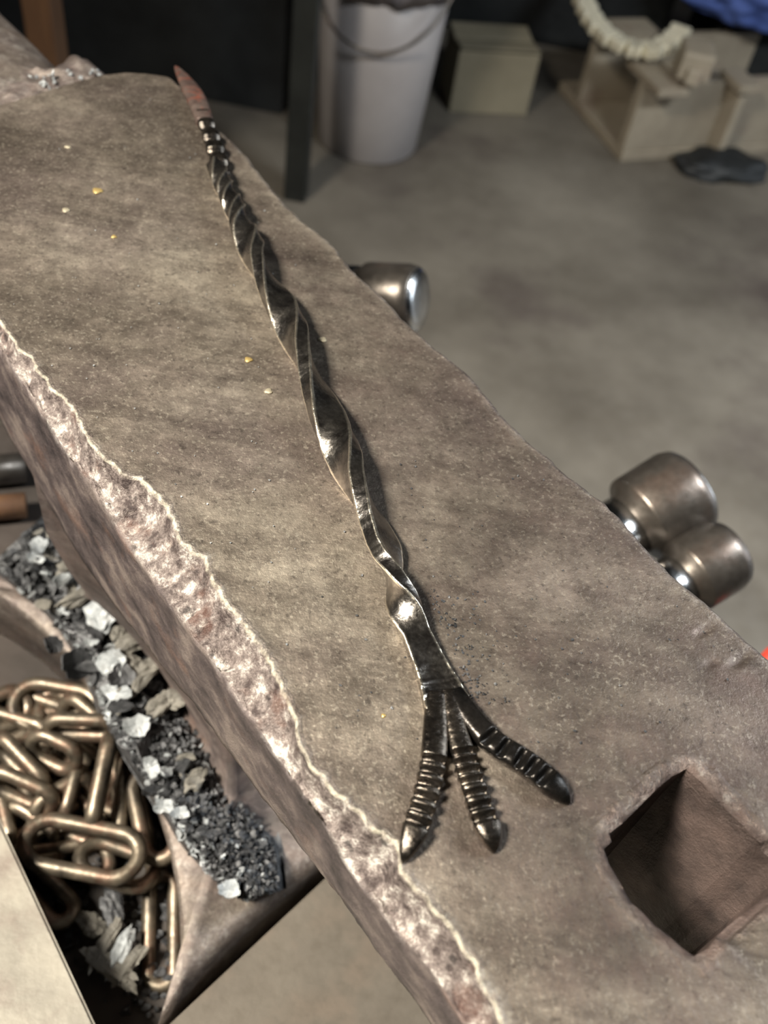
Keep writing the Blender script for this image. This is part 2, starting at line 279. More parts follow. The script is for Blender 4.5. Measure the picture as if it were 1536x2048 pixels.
def build_body():
    us = [U0+(U1-U0)*i/430 for i in range(431)]
    V = []; Z = []; n = None
    for u in us:
        n1 = fbm(u*420, 3.3)*0.0009; n2 = fbm(u*90, 7.7)*0.0012
        wl = eL(u)+n1; zb = zB(u)+n2*0.8; wr = eR(u)+fbm(u*150, 1.1)*0.0006; T = TU(u); wsr = wr+0.0032
        row = []
        mid = (wl+wr)/2
        row.append((u, mid, T-0.075, 0, 1, 0))
        row.append((u, WS+0.018, T-0.004, 0, 1, 0))
        for k in range(15):          # left side, bottom to bevel
            t = k/14; z = T+(zb-T)*t
            wv = WS+0.004*(1-t)**3*0.5+fbm(u*60, z*160, 5)*0.0006+fbm(u*260, z*400, 9)*0.00025
            row.append((u, wv, z, 0.0 if t < 0.97 else 0.25, 1, 0))
        for k in range(1, 15):       # broken bevel
            t = k/15; ww = WS+(wl-WS)*t**0.9
            zz = zb*(1-t**2.3)*(0.93+0.25*fbm(u*200, 8.8))
            sc = math.sin(math.pi*t)*(0.0006+0.0022*fbm(u*75, 2.2+t*1.5)); zz -= max(0, sc)*0.9
            zz += fbm(u*420, t*9, 4)*0.0006*math.sin(math.pi*t)+fbm(u*1100, t*22, 4)*0.00025
            zz = min(zz, -0.0002)
            row.append((u, ww, zz, 1.0, 1-t*0.9, 0))
        row.append((u, wl-0.0001, -0.0007, 1.0, 0, 0)); row.append((u, wl+0.0003, -0.00022, 0.9, 0, 0)); row.append((u, wl+0.0009, -0.00003, 0.4, 0, 0)); row.append((u, wl+0.0018, 0, 0.12, 0, 0))
        NF = 66
        hk = HL(u)
        for k in range(1, NF):
            t = k/NF; ww = wl+0.0018+(wr-0.0038-wl)*t; pt_ = 0.30*max(0, min(1, (ww-hk)/0.010))+0.22*max(0, min(1, (u+0.075)/0.05)); row.append((u, ww, fbm(u*14, ww*14, 1)*0.00025, 0, 0, max(0, pt_*(1+0.9*fbm(u*40, ww*40, 11)))))  # face colour darkened right of hook and towards heel, standing in for reflection
        for a in (0, 15, 32, 50, 68, 84):   # right rounded edge
            a = math.radians(a); r = 0.0034; row.append((u, wr-0.0014+r*math.sin(a), -r*(1-math.cos(a))+fbm(u*300, a, 3)*0.00018, 0.28 if a > 0.2 else 0.1, 0.0, 0))
        for t in (0.15, 0.35, 0.6, 0.85, 1.0):
            row.append((u, wsr-0.0010+0.0006*t, T*t-0.003, 0, 1, 0))
        row.append((u, wr-0.018, T-0.004, 0, 1, 0))
        V.append(row)
    n = len(V[0]); verts = []; cols = []
    for i, row in enumerate(V):
        for (u, w_, z, a, b_, c) in row:
            # squeeze the front stations onto the rounded step end
            s = step_u(w_); 
            if i < 40: u = s+(us[40]-s)*(i/40.0)
            if u < -0.39: z -= max(0, (-0.39-u)/0.02)**2*0.0006
            if -0.05 < u < 0.03 and 0.105 < w_ < 0.18 and z > -0.004:
                d = hole_dist(u, w_)
                nn = fbm(u*260, w_*260, 2)
                if d < 0.0045:
                    q = max(0.0, 1-max(d, 0)/(0.0042+0.0016*nn)) if (0.0042+0.0016*nn) > 0 else 0
                    z -= (q*q)*0.0020; a = max(a, min(1, q*1.5)*(0.75+0.3*nn)); 
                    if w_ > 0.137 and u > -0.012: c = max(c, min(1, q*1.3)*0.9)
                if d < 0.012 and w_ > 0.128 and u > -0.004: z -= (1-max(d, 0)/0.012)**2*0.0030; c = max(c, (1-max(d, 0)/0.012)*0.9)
            for (dx, dy, dr, dd) in ((uw(1408, 1262)[0], uw(1408, 1262)[1], 0.0012, 0.0012), (uw(1480, 1320)[0], uw(1480, 1320)[1], 0.0016, 0.0013), (uw(1420, 1325)[0], uw(1420, 1325)[1], 0.001, 0.001)):
                if z > -0.002:
                    e = (((u-dx)/(dr*0.6))**2+((w_-dy)/(dr*2.2))**2)
                    if e < 4: z -= dd*math.exp(-e)
            verts.append(AW(u, w_, z)-AO); cols.append((a, b_, c, 1))
    faces = []
    for i in range(len(V)-1):
        for j in range(n):
            k = (j+1) % n; faces.append((i*n+j, i*n+k, (i+1)*n+k, (i+1)*n+j))
    faces.append(tuple(range(n))[::-1]); faces.append(tuple((len(V)-1)*n+j for j in range(n)))
    me = bpy.data.meshes.new('body'); me.from_pydata(verts, [], faces); me.update()
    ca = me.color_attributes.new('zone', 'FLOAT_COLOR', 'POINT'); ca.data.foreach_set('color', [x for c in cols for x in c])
    la = me.color_attributes.new('lip', 'FLOAT_COLOR', 'POINT'); jl = 2+15+14
    la.data.foreach_set('color', [x for i in range(len(verts)) for x in ((1, 1, 1, 1) if i % n in (jl, jl+1) else (0, 0, 0, 1))])
    bm = bmesh.new(); bm.from_mesh(me); bmesh.ops.recalc_face_normals(bm, faces=bm.faces); bm.to_mesh(me); bm.free()
    me.polygons.foreach_set('use_smooth', [True]*len(me.polygons))
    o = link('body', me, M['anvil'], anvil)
    # hardy hole, cut right through; its lower mouth is worn wider
    n = len(HUW); cu = sum(p[0] for p in HUW)/n; cw = sum(p[1] for p in HUW)/n
    vs_ = []
    for (z, sc, sh) in ((0.01, 1.0, 0), (-0.0015, 1.0, 0), (-0.02, 1.0, 0.25), (-0.16, 1.0, 1.0)):
        for (pu, pw) in HUW:
            a = max(0, (cu-pu))*sh*-0.25
            vs_.append(AW(cu+(pu-cu)*sc+a, cw+(pw-cw)*sc, z)-AO)
    fs = [tuple(range(n))[::-1], tuple(3*n+i for i in range(n))]
    for k in range(3):
        for i in range(n): fs.append((k*n+i, k*n+(i+1) % n, (k+1)*n+(i+1) % n, (k+1)*n+i))
    cm = bpy.data.meshes.new('cut'); cm.from_pydata(vs_, [], fs); cm.update(); cm.materials.append(M['anvil'])
    ca = cm.color_attributes.new('zone', 'FLOAT_COLOR', 'POINT')
    ca.data.foreach_set('color', [x for i in range(4*n) for x in (0.0, 1.0, 0.92, 1)])
    cl = cm.color_attributes.new('lip', 'FLOAT_COLOR', 'POINT'); cl.data.foreach_set('color', [0.0]*(16*n))
    bb = bmesh.new(); bb.from_mesh(cm); bmesh.ops.recalc_face_normals(bb, faces=bb.faces); bb.to_mesh(cm); bb.free()
    co = bpy.data.objects.new('cut', cm); C.objects.link(co); co.parent = anvil
    bpy.context.view_layer.update()
    md = o.modifiers.new('hole', 'BOOLEAN'); md.object = co; md.operation = 'DIFFERENCE'; md.solver = 'EXACT'
    dg = bpy.context.evaluated_depsgraph_get(); nm = bpy.data.meshes.new_from_object(o.evaluated_get(dg))
    o.modifiers.clear(); old = o.data; o.data = nm; nm.name = 'body'; bpy.data.objects.remove(co); bpy.data.meshes.remove(old)
    zc = nm.color_attributes['zone']; lc = nm.color_attributes['lip']
    for v in nm.vertices:
        p = v.co+AO; pu, pw = p.dot(U), p.dot(W); z = p.z-ZF
        if -0.06 < pu < 0.04 and 0.10 < pw < 0.19: lc.data[v.index].color = (0, 0, 0, 1)
        if -0.06 < pu < 0.04 and 0.10 < pw < 0.19 and z < -0.0026 and hole_dist(pu, pw) < 0.010 and z > TU(pu)-0.08 and pw < 0.19:
            zc.data[v.index].color = (0.0, 1.0, 0.95, 1); lc.data[v.index].color = (0, 0, 0, 1)
    return o
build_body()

def zone_mesh(name, vs_, fs, zone, parent, smooth=True):
    o = pyobj(name, [Vector(v)-AO for v in vs_], fs, M['anvil'], parent, smooth)
    ca = o.data.color_attributes.new('zone', 'FLOAT_COLOR', 'POINT')
    for i, d in enumerate(ca.data): d.color = (*(zone(i) if callable(zone) else zone), 1)
    return o
# cutting table, horn
def grid_block(name, ua, ub, wa, wb, ztop, zbot, zone, nu=60, nw=50, rough=0.001, end=None):
    rs = []
    for i in range(nu+1):
        u = ua+(ub-ua)*i/nu; ring = []
        for k in range(nw+1):
            ww = wa+(wb-wa)*k/nw; e = min(k, nw-k)/nw; z = ztop-(0.004*(1-min(1, e/0.07))**2)+fbm(u*160, ww*160, 6)*rough+fbm(u*500, ww*500, 6)*rough*0.4
            uu = u+(end(ww) if end and i == 0 else 0)
            ring.append(AW(uu, ww, z))
        ring.append(AW(u, wb+0.001, ztop-0.012)); ring.append(AW(u, wb-0.004, zbot)); ring.append(AW(u, wa+0.004, zbot)); ring.append(AW(u, wa-0.001, ztop-0.012)); rs.append(ring)
    v, f = rings(rs); return zone_mesh(name, v, f, zone, anvil)
grid_block('cutting_table', -0.452, -0.405, 0.086, 0.193, -0.0105, -0.055, lambda i: (0.18, 0.75, 0.45 if noise.noise(Vector((i*0.37, 0, 0))) > 0.1 else 0.1), rough=0.0018, end=lambda w_: 0.004*math.sin(w_*160)-0.003)
def horn():
    rs = []; n = 36
    for i in range(40):
        t = i/39; u = -0.440-0.30*t; r = 0.047*(1-t)**0.55+0.004; zt = -0.010+0.018*t; hu = 0.024*(1-t)**0.5+0.003; hl = 0.075*(1-t)**0.7+0.003
        ring = []
        for k in range(n):
            a = 2*math.pi*k/n; c_ = math.cos(a); s_ = math.sin(a)
            ring.append(AW(u, 0.137+r*math.copysign(abs(c_)**0.8, c_)+fbm(u*60, a)*0.0005, zt-hu+(hu if s_ > 0 else hl)*s_+fbm(u*60, a, 4)*0.0005))
        rs.append(ring)
    v, f = rings(rs); return zone_mesh('horn', v, f, (0.25, 0.25, 0.0), anvil)
horn()
# waist and spreading foot
def outline(hu0, hu1, hw, flare, inset, n=14):
    """plan outline of the foot: u from hu0 to hu1 around the middle, corners flared"""
    cw = 0.137; p = []
    def side(a, b, ins):
        for k in range(n):
            t = k/n; s = math.sin(math.pi*t)**0.8; q = (a[0]+(b[0]-a[0])*t, a[1]+(b[1]-a[1])*t); p.append((q[0]+ins[0]*s, q[1]+ins[1]*s))
    A = (hu0, cw-hw); B = (hu1, cw-hw); Cc = (hu1, cw+hw); D = (hu0, cw+hw)
    side(A, B, (0, inset[1])); side(B, Cc, (-inset[0], 0)); side(Cc, D, (0, -inset[1])); side(D, A, (inset[0], 0))
    return p
def waist():
    # z, u0, u1, w of the horn side corner, w of the heel side corner, flare
    levels = [(-0.265, -0.372, -0.101, 0.026, 0.027, (0.020, 0.052)), (-0.226, -0.371, -0.102, 0.027, 0.028, (0.020, 0.052)), (-0.2215, -0.367, -0.105, 0.031, 0.032, (0.020, 0.045)), (-0.2195, -0.362, -0.109, 0.036, 0.037, (0.019, 0.042)),
              (-0.2150, -0.325, -0.145, 0.070, 0.078, (0.010, 0.020)), (-0.203, -0.300, -0.160, 0.090, 0.096, (0.006, 0.010)), (-0.17, -0.275, -0.175, 0.086, 0.104, (0.003, 0.002)), (-0.13, -0.264, -0.18, 0.076, 0.110, (0, 0)),
              (-0.10, -0.262, -0.18, 0.0705, 0.112, (0, 0)), (-0.075, -0.262, -0.18, 0.0700, 0.112, (0, 0)), (-0.052, -0.262, -0.18, 0.0700, 0.105, (0, 0)), (-0.03, -0.262, -0.19, 0.0712, 0.095, (0, 0))]
    rs = []
    for z, a, b_, wa, wb, ins in levels:
        p = []; n = 14; A = (a, wa); B = (b_, wb); Cc = (b_, 0.274-wb); D = (a, 0.274-wa)
        for q0, q1, iv in ((A, B, (0, ins[1])), (B, Cc, (-ins[0], 0)), (Cc, D, (0, -ins[1])), (D, A, (ins[0], 0))):
            for k in range(n):
                t = k/n; s_ = math.sin(math.pi*t)**(0.55 if iv[1] else 0.8); p.append((q0[0]+(q1[0]-q0[0])*t+iv[0]*s_, q0[1]+(q1[1]-q0[1])*t+iv[1]*s_))
        rs.append([AW(u_+fbm(u_*50, w_*50, z*60)*0.001, w_+fbm(u_*50+9, w_*50, z*60)*0.001, z+fbm(u_*60, w_*60, 8)*0.0006) for u_, w_ in p])
    v, f = rings(rs)
    n = len(rs[0])
    def zn(i):
        lv = i//n
        return (0.22, 0.45, 0.0) if lv <= 3 else ((0.1, 0.9, 0.45) if lv >= 6 else (0.05, 0.9, 0.1))
    return zone_mesh('waist_and_foot', v, f, zn, anvil, True)
waist()

# ------------------------------------------------------------------ HOOK shaped like a bird's foot
hook = empty('bird_foot_hook', pt(880, 1400, H)); HO = Vector(hook.location)
tag(hook, 'forged black bird foot hook with twisted stem and ridged toes on the anvil face', 'hook')
def hpy(name, rs, m, par=None):
    v, f = rings(rs); return pyobj(name, [Vector(p)-HO for p in v], f, m, par or hook, True)
def interp(tab, y):
    ks = [t[0] for t in tab]; return [float(np.interp(y, ks, [t[i] for t in tab])) for i in range(1, len(tab[0]))]
def rrect(hw, ht, k=4, rc=0.10):
    """rounded rectangle section, list of (a along width, b along thickness)"""
    r = min(hw, ht)*rc*2; p = []
    for (sx, sy, a0) in ((1, 1, 0), (-1, 1, 90), (-1, -1, 180), (1, -1, 270)):
        for q in range(k):
            a = math.radians(a0+90*q/(k-1)); p.append((sx*(hw-r)+r*math.cos(a), sy*(ht-r)+r*math.sin(a)))
    # points along the long sides
    out = []
    for i in range(len(p)):
        a, b_ = p[i], p[(i+1) % len(p)]; out.append((a[0], a[1], 1.0))
        if math.hypot(a[0]-b_[0], a[1]-b_[1]) > r*1.2:
            for s in (0.07, 0.3, 0.5, 0.7, 0.93): out.append((a[0]+(b_[0]-a[0])*s, a[1]+(b_[1]-a[1])*s, 0.0))
    return out
# stem: y, x, twist angle, half width, half thickness (mm), centre height (mm)
STEM = [(330, 430, -1485, 3.2, 2.9, 3.8), (352, 440, -1440, 3.3, 2.9, 3.8), (378, 450, -1350, 3.4, 2.9, 3.8), (402, 463, -1260, 3.6, 2.9, 4.0), (428, 475, -1170, 4.0, 2.8, 4.2),
        (462, 489, -1080, 4.7, 2.7, 4.7), (520, 512, -990, 5.1, 2.5, 5.1), (610, 562, -900, 5.3, 2.5, 5.3), (700, 602, -810, 5.4, 2.5, 5.4), (850, 662, -720, 5.5, 2.5, 5.5), (962, 708, -630, 5.5, 2.5, 5.5),
        (1040, 746, -590, 5.4, 2.4, 5.2), (1090, 768, -578, 5.3, 2.4, 5.0), (1120, 776, -590, 5.2, 2.3, 5.0), (1180, 795, -640, 4.8, 2.2, 4.7), (1225, 813, -692, 4.5, 1.9, 3.9), (1262, 829, -718, 3.9, 1.6, 2.6),
        (1320, 855, -720, 4.3, 1.5, 1.8), (1370, 878, -720, 5.2, 1.5, 1.5), (1410, 894, -720, 6.2, 1.55, 1.6), (1436, 905, -720, 6.8, 1.6, 1.6)]
rs = []; edge_glint = []
ys = np.arange(330, 1437, 2.2)
sec = [(interp(STEM, y), y) for y in ys]
# smooth the tables a little so the twist runs evenly
arr = np.array([s[0] for s in sec]); ker = np.ones(9)/9
sm = arr.copy()
for c in range(arr.shape[1]):
    p = np.pad(arr[:, c], 4, mode='edge'); sm[:, c] = np.convolve(p, ker, 'valid')
cen = [pt(sm[i, 0], ys[i], H-sm[i, 4]/1000) for i in range(len(ys))]
for i in range(len(ys)):
    x, th, hw, ht, cz = sm[i]
    d = (cen[min(i+1, len(ys)-1)]-cen[max(i-1, 0)]).normalized()
    n_ = d.cross(Vector((0, 0, 1))).normalized(); up = n_.cross(d)
    a = math.radians(-th); cu_, su = math.cos(a), math.sin(a)
    nz_ = fbm(ys[i]*0.05, 3)*0.03
    ring = []
    palm = max(0, min(1, (ys[i]-1290)/80))
    for (q, b_, wr_) in rrect(hw/1000*(1+nz_), ht/1000):
        edge_glint.append(wr_)
        if palm > 0 and b_ > 0: b_ -= palm*0.0007*(1-(q/(hw/1000))**2)-palm*fbm(q*420, ys[i]*0.07)*0.00050
        ring.append(cen[i]+n_*(q*cu_-b_*su)+up*(q*su+b_*cu_))
    rs.append(ring)
st = hpy('twisted_stem', rs, M['forged'])
ca = st.data.color_attributes.new('edge_glint', 'FLOAT_COLOR', 'POINT')
for i, d in enumerate(ca.data): d.color = (edge_glint[i], edge_glint[i], edge_glint[i], 1)
def toe(name, pts, widths, hts, notches, tip_from, m, lift0=0.0, depth=0.0021, wn=0.028, lens=False):
    """pts px polyline, widths half mm, hts top height mm; notches = positions 0..1 of grooves chiselled across"""
    P = [pt(x, y, H) for x, y in pts]; L = [0]
    for i in range(1, len(P)): L.append(L[-1]+(P[i]-P[i-1]).length)
    T = L[-1]; n = 130; rs = []
    for i in range(n+1):
        t = i/n; s = t*T; k = max(j for j in range(len(P)) if L[j] <= s+1e-9); k = min(k, len(P)-2); q = (s-L[k])/(L[k+1]-L[k])
        # Catmull-Rom
        p0 = P[max(k-1, 0)]; p1 = P[k]; p2 = P[k+1]; p3 = P[min(k+2, len(P)-1)]
        c = 0.5*((2*p1)+(p2-p0)*q+(2*p0-5*p1+4*p2-p3)*q*q+(3*p1-p0-3*p2+p3)*q**3)
        dd = 0.5*((p2-p0)+2*(2*p0-5*p1+4*p2-p3)*q+3*(3*p1-p0-3*p2+p3)*q*q); dd.z = 0; dd.normalize()
        side = dd.cross(Vector((0, 0, 1)))
        hw = float(np.interp(t, np.linspace(0, 1, len(widths)), widths))/1000; ht = float(np.interp(t, np.linspace(0, 1, len(hts)), hts))/1000
        g_ = 0.0
        for nn in notches: g_ = max(g_, math.exp(-((t-nn)/wn*1.6)**4))
        tt = max(0, (t-tip_from)/(1-tip_from)) if tip_from < 1 else 0; sh = (1-tt**1.25)**0.75 if tt > 0 else 1
        hw2 = max(hw*sh, 0.0002); ht2 = max(ht*(1-tt**2.2*0.75), 0.0004); lift = lift0*(1-t)
        ring = []
        for a in [2*math.pi*j/24 for j in range(24)]:
            cx = math.copysign(abs(math.cos(a))**0.62, math.cos(a)); sy = math.copysign(abs(math.sin(a))**0.7, math.sin(a))
            y_ = hw2*cx*(1-0.16*g_*(0 if lens else 1)); z_ = 0.5*ht2+0.5*ht2*sy
            if sy > 0.15:
                gg = g_
                if lens: gg = g_*max(0, 1-abs(cx-0.0)**3*1.0)
                z_ -= depth*gg*min(1, (sy-0.15)*2)
            z_ += fbm(s*700, a*2)*0.00008
            ring.append(c+side*y_+Vector((0, 0, z_+lift+0.00015)))
        rs.append(ring)
    return hpy(name, rs, m)
toe('toe', [(870, 1395), (868, 1460), (862, 1540), (838, 1635), (804, 1728)], [2.6, 3.1, 3.3, 3.4, 3.3, 3.4, 3.4], [3.2, 3.6, 4.3, 4.6, 4.6, 4.6, 4.2], [0.43, 0.50, 0.575, 0.65, 0.725, 0.79], 0.80, M['toe'])
toe('toe', [(895, 1390), (910, 1470), (930, 1540), (957, 1625), (988, 1708)], [2.1, 2.4, 2.9, 3.3, 3.3, 3.4, 3.5], [3.2, 3.6, 4.0, 4.4, 4.5, 4.5, 4.2], [0.42, 0.48, 0.54, 0.60, 0.675, 0.75, 0.815], 0.85, M['toe'])
toe('toe', [(905, 1390), (940, 1445), (985, 1495), (1060, 1545), (1138, 1610)], [2.4, 3.0, 3.2, 3.3, 3.4, 3.4, 3.2], [3.2, 3.8, 4.3, 4.5, 4.5, 4.4, 4.0], [0.39, 0.50, 0.62, 0.70, 0.785], 0.82, M['claw'], lens=True, wn=0.038)
bt = toe('back_toe', [(445, 365), (436, 330), (423, 288), (405, 240)], [3.3, 3.8, 3.8, 3.6, 3.6], [5.0, 5.2, 5.2, 5.0, 5.0], [0.14, 0.34, 0.53, 0.72, 0.90], 1.5, M['toe'], wn=0.075, depth=0.0020)
bt['label'] = 'single ridged back toe'
bt = toe('back_claw', [(410, 256), (397, 218), (377, 180), (350, 136)], [3.8, 4.3, 4.4, 4.2], [5.0, 4.6, 4.2, 4.0], [], 0.45, M['redsheen'])
bt['label'] = 'reddish brown pointed claw'

# ------------------------------------------------------------------ brass spots and crumbs on the face
def disc(px, py, r, m, name, label, el=1.0):
    v = []; n = 14; c = pt(px, py, H)
    top = []; bot = []
    for k in range(n):
        a = 2*math.pi*k/n; rr = r*(1+0.14*math.sin(3*a+px)+0.08*math.cos(5*a)); x, y = rr*math.cos(a), rr*math.sin(a)*el
        bot.append(Vector((x, y, 0.0001))); top.append(Vector((x*0.8, y*0.8, 0.0004)))
    vv = bot+top+[Vector((0, 0, 0.0005))]; f = [tuple(range(n))[::-1]]
    for k in range(n): f.append((k, (k+1) % n, n+(k+1) % n, n+k)); f.append((n+k, n+(k+1) % n, 2*n))
    o = pyobj(name, vv, f, m, None, True); o.location = c; o.scale = (1.3, 1.3, 1); tag(o, label, 'metal spatter', 'spatter drops frozen on the anvil face'); return o
disc(195, 382, 0.0016, M['brass'], 'brass_spatter', 'largest golden spatter spot near the step end of the anvil face')
disc(228, 474, 0.0008, M['brass'], 'brass_spatter', 'small golden spatter spot just below the largest golden one')
disc(497, 720, 0.0011, M['brass'], 'brass_spatter', 'golden spatter spot left of the middle of the twisted stem')
disc(132, 421, 0.0012, M['palespot'], 'pale_spatter', 'pale flat spatter spot left of the largest golden one')
disc(537, 783, 0.0011, M['palespot'], 'pale_spatter', 'pale round spatter spot beside the middle of the stem')
disc(645, 680, 0.0013, M['palespot'], 'pale_spatter', 'pale spatter spot to the right of the upper stem', 0.8)
disc(136, 295, 0.0012, M['palespot'], 'pale_spatter', 'pale oval spatter spot nearest the far step of the face', 0.6)
disc(767, 1432, 0.0005, M['brass'], 'brass_spatter', 'tiny golden spatter spot left of the flat palm of the hook')

# flake geometry ---------------------------------------------------------------
def flake_geo(r, th, rng, n=None, curl=0.15):
    n = n or rng.randint(6, 9); top = []; bot = []; ph = rng.random()*6
    for k in range(n):
        a = ph+2*math.pi*k/n; rr = r*rng.uniform(0.55, 1.1); x, y = rr*math.cos(a), rr*math.sin(a)*rng.uniform(0.7, 1.0); z = curl*(x*x)/max(r, 1e-6)
        top.append((x, y, z+th/2)); bot.append((x, y, z-th/2))
    v = top+bot; f = [tuple(range(n)), tuple(range(2*n-1, n-1, -1))]
    for k in range(n): f.append((k, n+k, n+(k+1) % n, (k+1) % n))
    return v, f
def scatter(name, items, m, label, cat, kind='stuff', parent=None):
    V = []; F = []
    for (c, rad, th, rot) in items:
        v, f = flake_geo(rad, th, R); o_ = len(V)
        for p in v: V.append(rot@Vector(p)+c)
        for q in f: F.append(tuple(i+o_ for i in q))
    o = pyobj(name, V, F, m, parent); tag(o, label, cat, kind=kind); return o
def rrot(tilt): return (Matrix.Rotation(R.uniform(0, 6.28), 3, 'Z')@Matrix.Rotation(R.gauss(0, tilt), 3, 'X')@Matrix.Rotation(R.gauss(0, tilt), 3, 'Y'))
items = []
for k in range(260):
    if k < 150: x = R.gauss(885, 50); y = 1180+R.random()**1.0*230; x = 850+(y-1180)*0.42+abs(R.gauss(0, 42))
    else: x = R.uniform(640, 1500); y = R.uniform(900, 1500)
    u_, w_ = uw(x, y)
    if w_ > eR(u_)-0.006 or w_ < eL(u_)+0.004 or hole_dist(u_, w_) < 0.008: continue
    r = R.uniform(0.00018, 0.00055)*(1.5 if R.random() < 0.1 else 1); items.append((pt(x, y, H)+Vector((0, 0, 0.0003)), r, 0.00015, rrot(0.35)))
scatter('loose_scale_crumbs', items, M['scale'], 'tiny dark scale crumbs scattered on the face beside the palm of the hook', 'scale crumbs')
items = []
for k in range(120):
    x = R.uniform(20, 640); y = R.uniform(180, 1300); u_, w_ = uw(x, y)
    if w_ > eR(u_)-0.006 or w_ < eL(u_)+0.004 or u_ < -0.40: continue
    items.append((pt(x, y, H)+Vector((0, 0, 0.0003)), R.uniform(0.00015, 0.0004), 0.00015, rrot(0.3)))
for k in range(26):
    x = R.uniform(60, 200); y = R.uniform(140, 190) ; items.append((pt(x, y, H+0.0085)+Vector((0, 0, 0)), R.uniform(0.0006, 0.0018), 0.0005, rrot(0.7)))
scatter('pale_grit', items, M['scalelight'], 'pale grit sprinkled over the far half of the anvil face and cutting table', 'grit')

# ------------------------------------------------------------------ STAND around the anvil foot
stand = empty('anvil_stand', AW(-0.2, 0.137, -ZF))
tag(stand, 'dark steel anvil stand with raised plates framing the anvil foot', 'stand')
SO = Vector(stand.location); ANG = math.atan2(U.y, U.x)
MT = Matrix.Translation(-SO+Vector((0, 0, 0)))@Matrix(((U.x, W.x, 0, 0), (U.y, W.y, 0, 0), (0, 0, 1, ZF), (0, 0, 0, 1)))
DK = -0.265
def sbox(name, mn, mx, m, bev=0.0015): return box(name, mn, mx, m, stand, bev, MT)
sbox('deck', (-0.50, -0.14, DK-0.02), (0.10, 0.28, DK), M['stand'])
b = bmesh.new()
add_box(b, (-0.44, -0.08, -ZF), (0.04, 0.25, DK-0.02)); bmesh.ops.transform(b, matrix=MT, verts=b.verts); bmo('column', b, M['stand'], stand)
RT = -0.215
def plate_poly(name, poly, m): 
    b = bmesh.new(); lo = [b.verts.new(MT@Vector((p[0], p[1], DK))) for p in poly]; hi = [b.verts.new(MT@Vector((p[0], p[1], RT))) for p in poly]; n = len(poly)
    b.faces.new(lo[::-1]); b.faces.new(hi)
    for i in range(n): b.faces.new((lo[i], lo[(i+1) % n], hi[(i+1) % n], hi[i]))
    bmesh.ops.bevel(b, geom=list(b.edges), offset=0.0012, segments=2, affect='EDGES'); o = bmo(name, b, m, stand); return o
q = [uw(x, y, H-RT) for x, y in ((0, 1640), (190, 2048), (338, 2048), (640, 1765))]
du = (q[1][0]-q[0][0]); dw = (q[1][1]-q[0][1])/du
o = plate_poly('side_plate', [(q[0][0]-0.008, -0.14), (0.10, -0.14), (0.10, q[1][1]+dw*(0.10-q[1][0])), (q[0][0]-0.008, q[0][1]-dw*0.008)], M['paleplate']); o['label'] = 'pale worn steel plate'
sl = (q[3][0]-q[2][0])/(q[3][1]-q[2][1])
o = plate_poly('heel_plate', [(q[2][0]+sl*(0.0125-q[2][1]), 0.0125), (0.10, 0.0125), (0.10, 0.28), (q[2][0]+sl*(0.28-q[2][1]), 0.28)], M['plate']); o['label'] = 'smooth brown steel plate'
sbox('far_plate', (-0.50, 0.255, DK), (-0.16, 0.28, RT), M['plate'])
# ------------------------------------------------------------------ hammer scale pile on the foot
pile_floor = []
FE = [(-20, 1130), (105, 1235), (170, 1330), (205, 1420), (250, 1500), (320, 1610), (375, 1700), (440, 1770), (490, 1800)]     # outer edge of the pile
IE = [(110, 1010), (200, 1120), (270, 1220), (335, 1320), (385, 1410), (440, 1500), (500, 1600), (545, 1700), (560, 1780)]    # inner edge under the heel
def pile_pt(s, t):
    """s along 0..1, t across 0 outer..1 inner; returns px"""
    k = s*(len(FE)-1); i = min(int(k), len(FE)-2); q = k-i
    a = (FE[i][0]*(1-q)+FE[i+1][0]*q, FE[i][1]*(1-q)+FE[i+1][1]*q); b_ = (IE[i][0]*(1-q)+IE[i+1][0]*q, IE[i][1]*(1-q)+IE[i+1][1]*q)
    return a[0]+(b_[0]-a[0])*t, a[1]+(b_[1]-a[1])*t
def pile_z(s, t): return 0.430-0.016*math.sin(math.pi*min(1, t*0.9+0.12))*(1-0.3*s)+0.004
def mound():
    V = []; F = []; ns, nt = 44, 16
    for i in range(ns+1):
        for j in range(nt+1):
            s, t = i/ns, j/nt*1.25-0.06; x, y = pile_pt(min(s, 1), t); V.append(pt(x, y, pile_z(s, min(t, 1))+0.003+0.012*(max(0, -t)*12)+fbm(i*0.5, j*0.5)*0.0025))
    for i in range(ns):
        for j in range(nt): a = i*(nt+1)+j; F.append((a, a+1, a+nt+2, a+nt+1))
    n0 = len(V); V += [Vector((v.x, v.y, ZF-0.227)) for v in V]
    F += [tuple(i+n0 for i in f)[::-1] for f in F[:ns*nt]]
    o = pyobj('scale_mound', V, F, M['scale']); return o
md_ = mound(); tag(md_, 'packed black scale dust filling the hollow between foot and waist', 'scale dust', kind='stuff')
items = []; pale = []
for k in range(2600):
    s = R.random()**0.8; t = R.random(); x, y = pile_pt(s, t)
    rad = R.uniform(0.0010, 0.0030)*(1.3-0.55*s); c = pt(x, y, pile_z(s, t)-R.uniform(-0.001, 0.005))
    (pale if R.random() < 0.06 or (t < 0.12 and R.random() < 0.35) else items).append((c, rad, R.uniform(0.0003, 0.0008), rrot(0.9)))
scatter('scale_flakes', items, M['scale'], 'heap of small dark curled scale flakes below the chipped anvil edge', 'scale flakes')
scatter('pale_scale_flakes', pale, M['scalelight'], 'pale bluish flakes sprinkled through the dark scale heap', 'scale flakes')
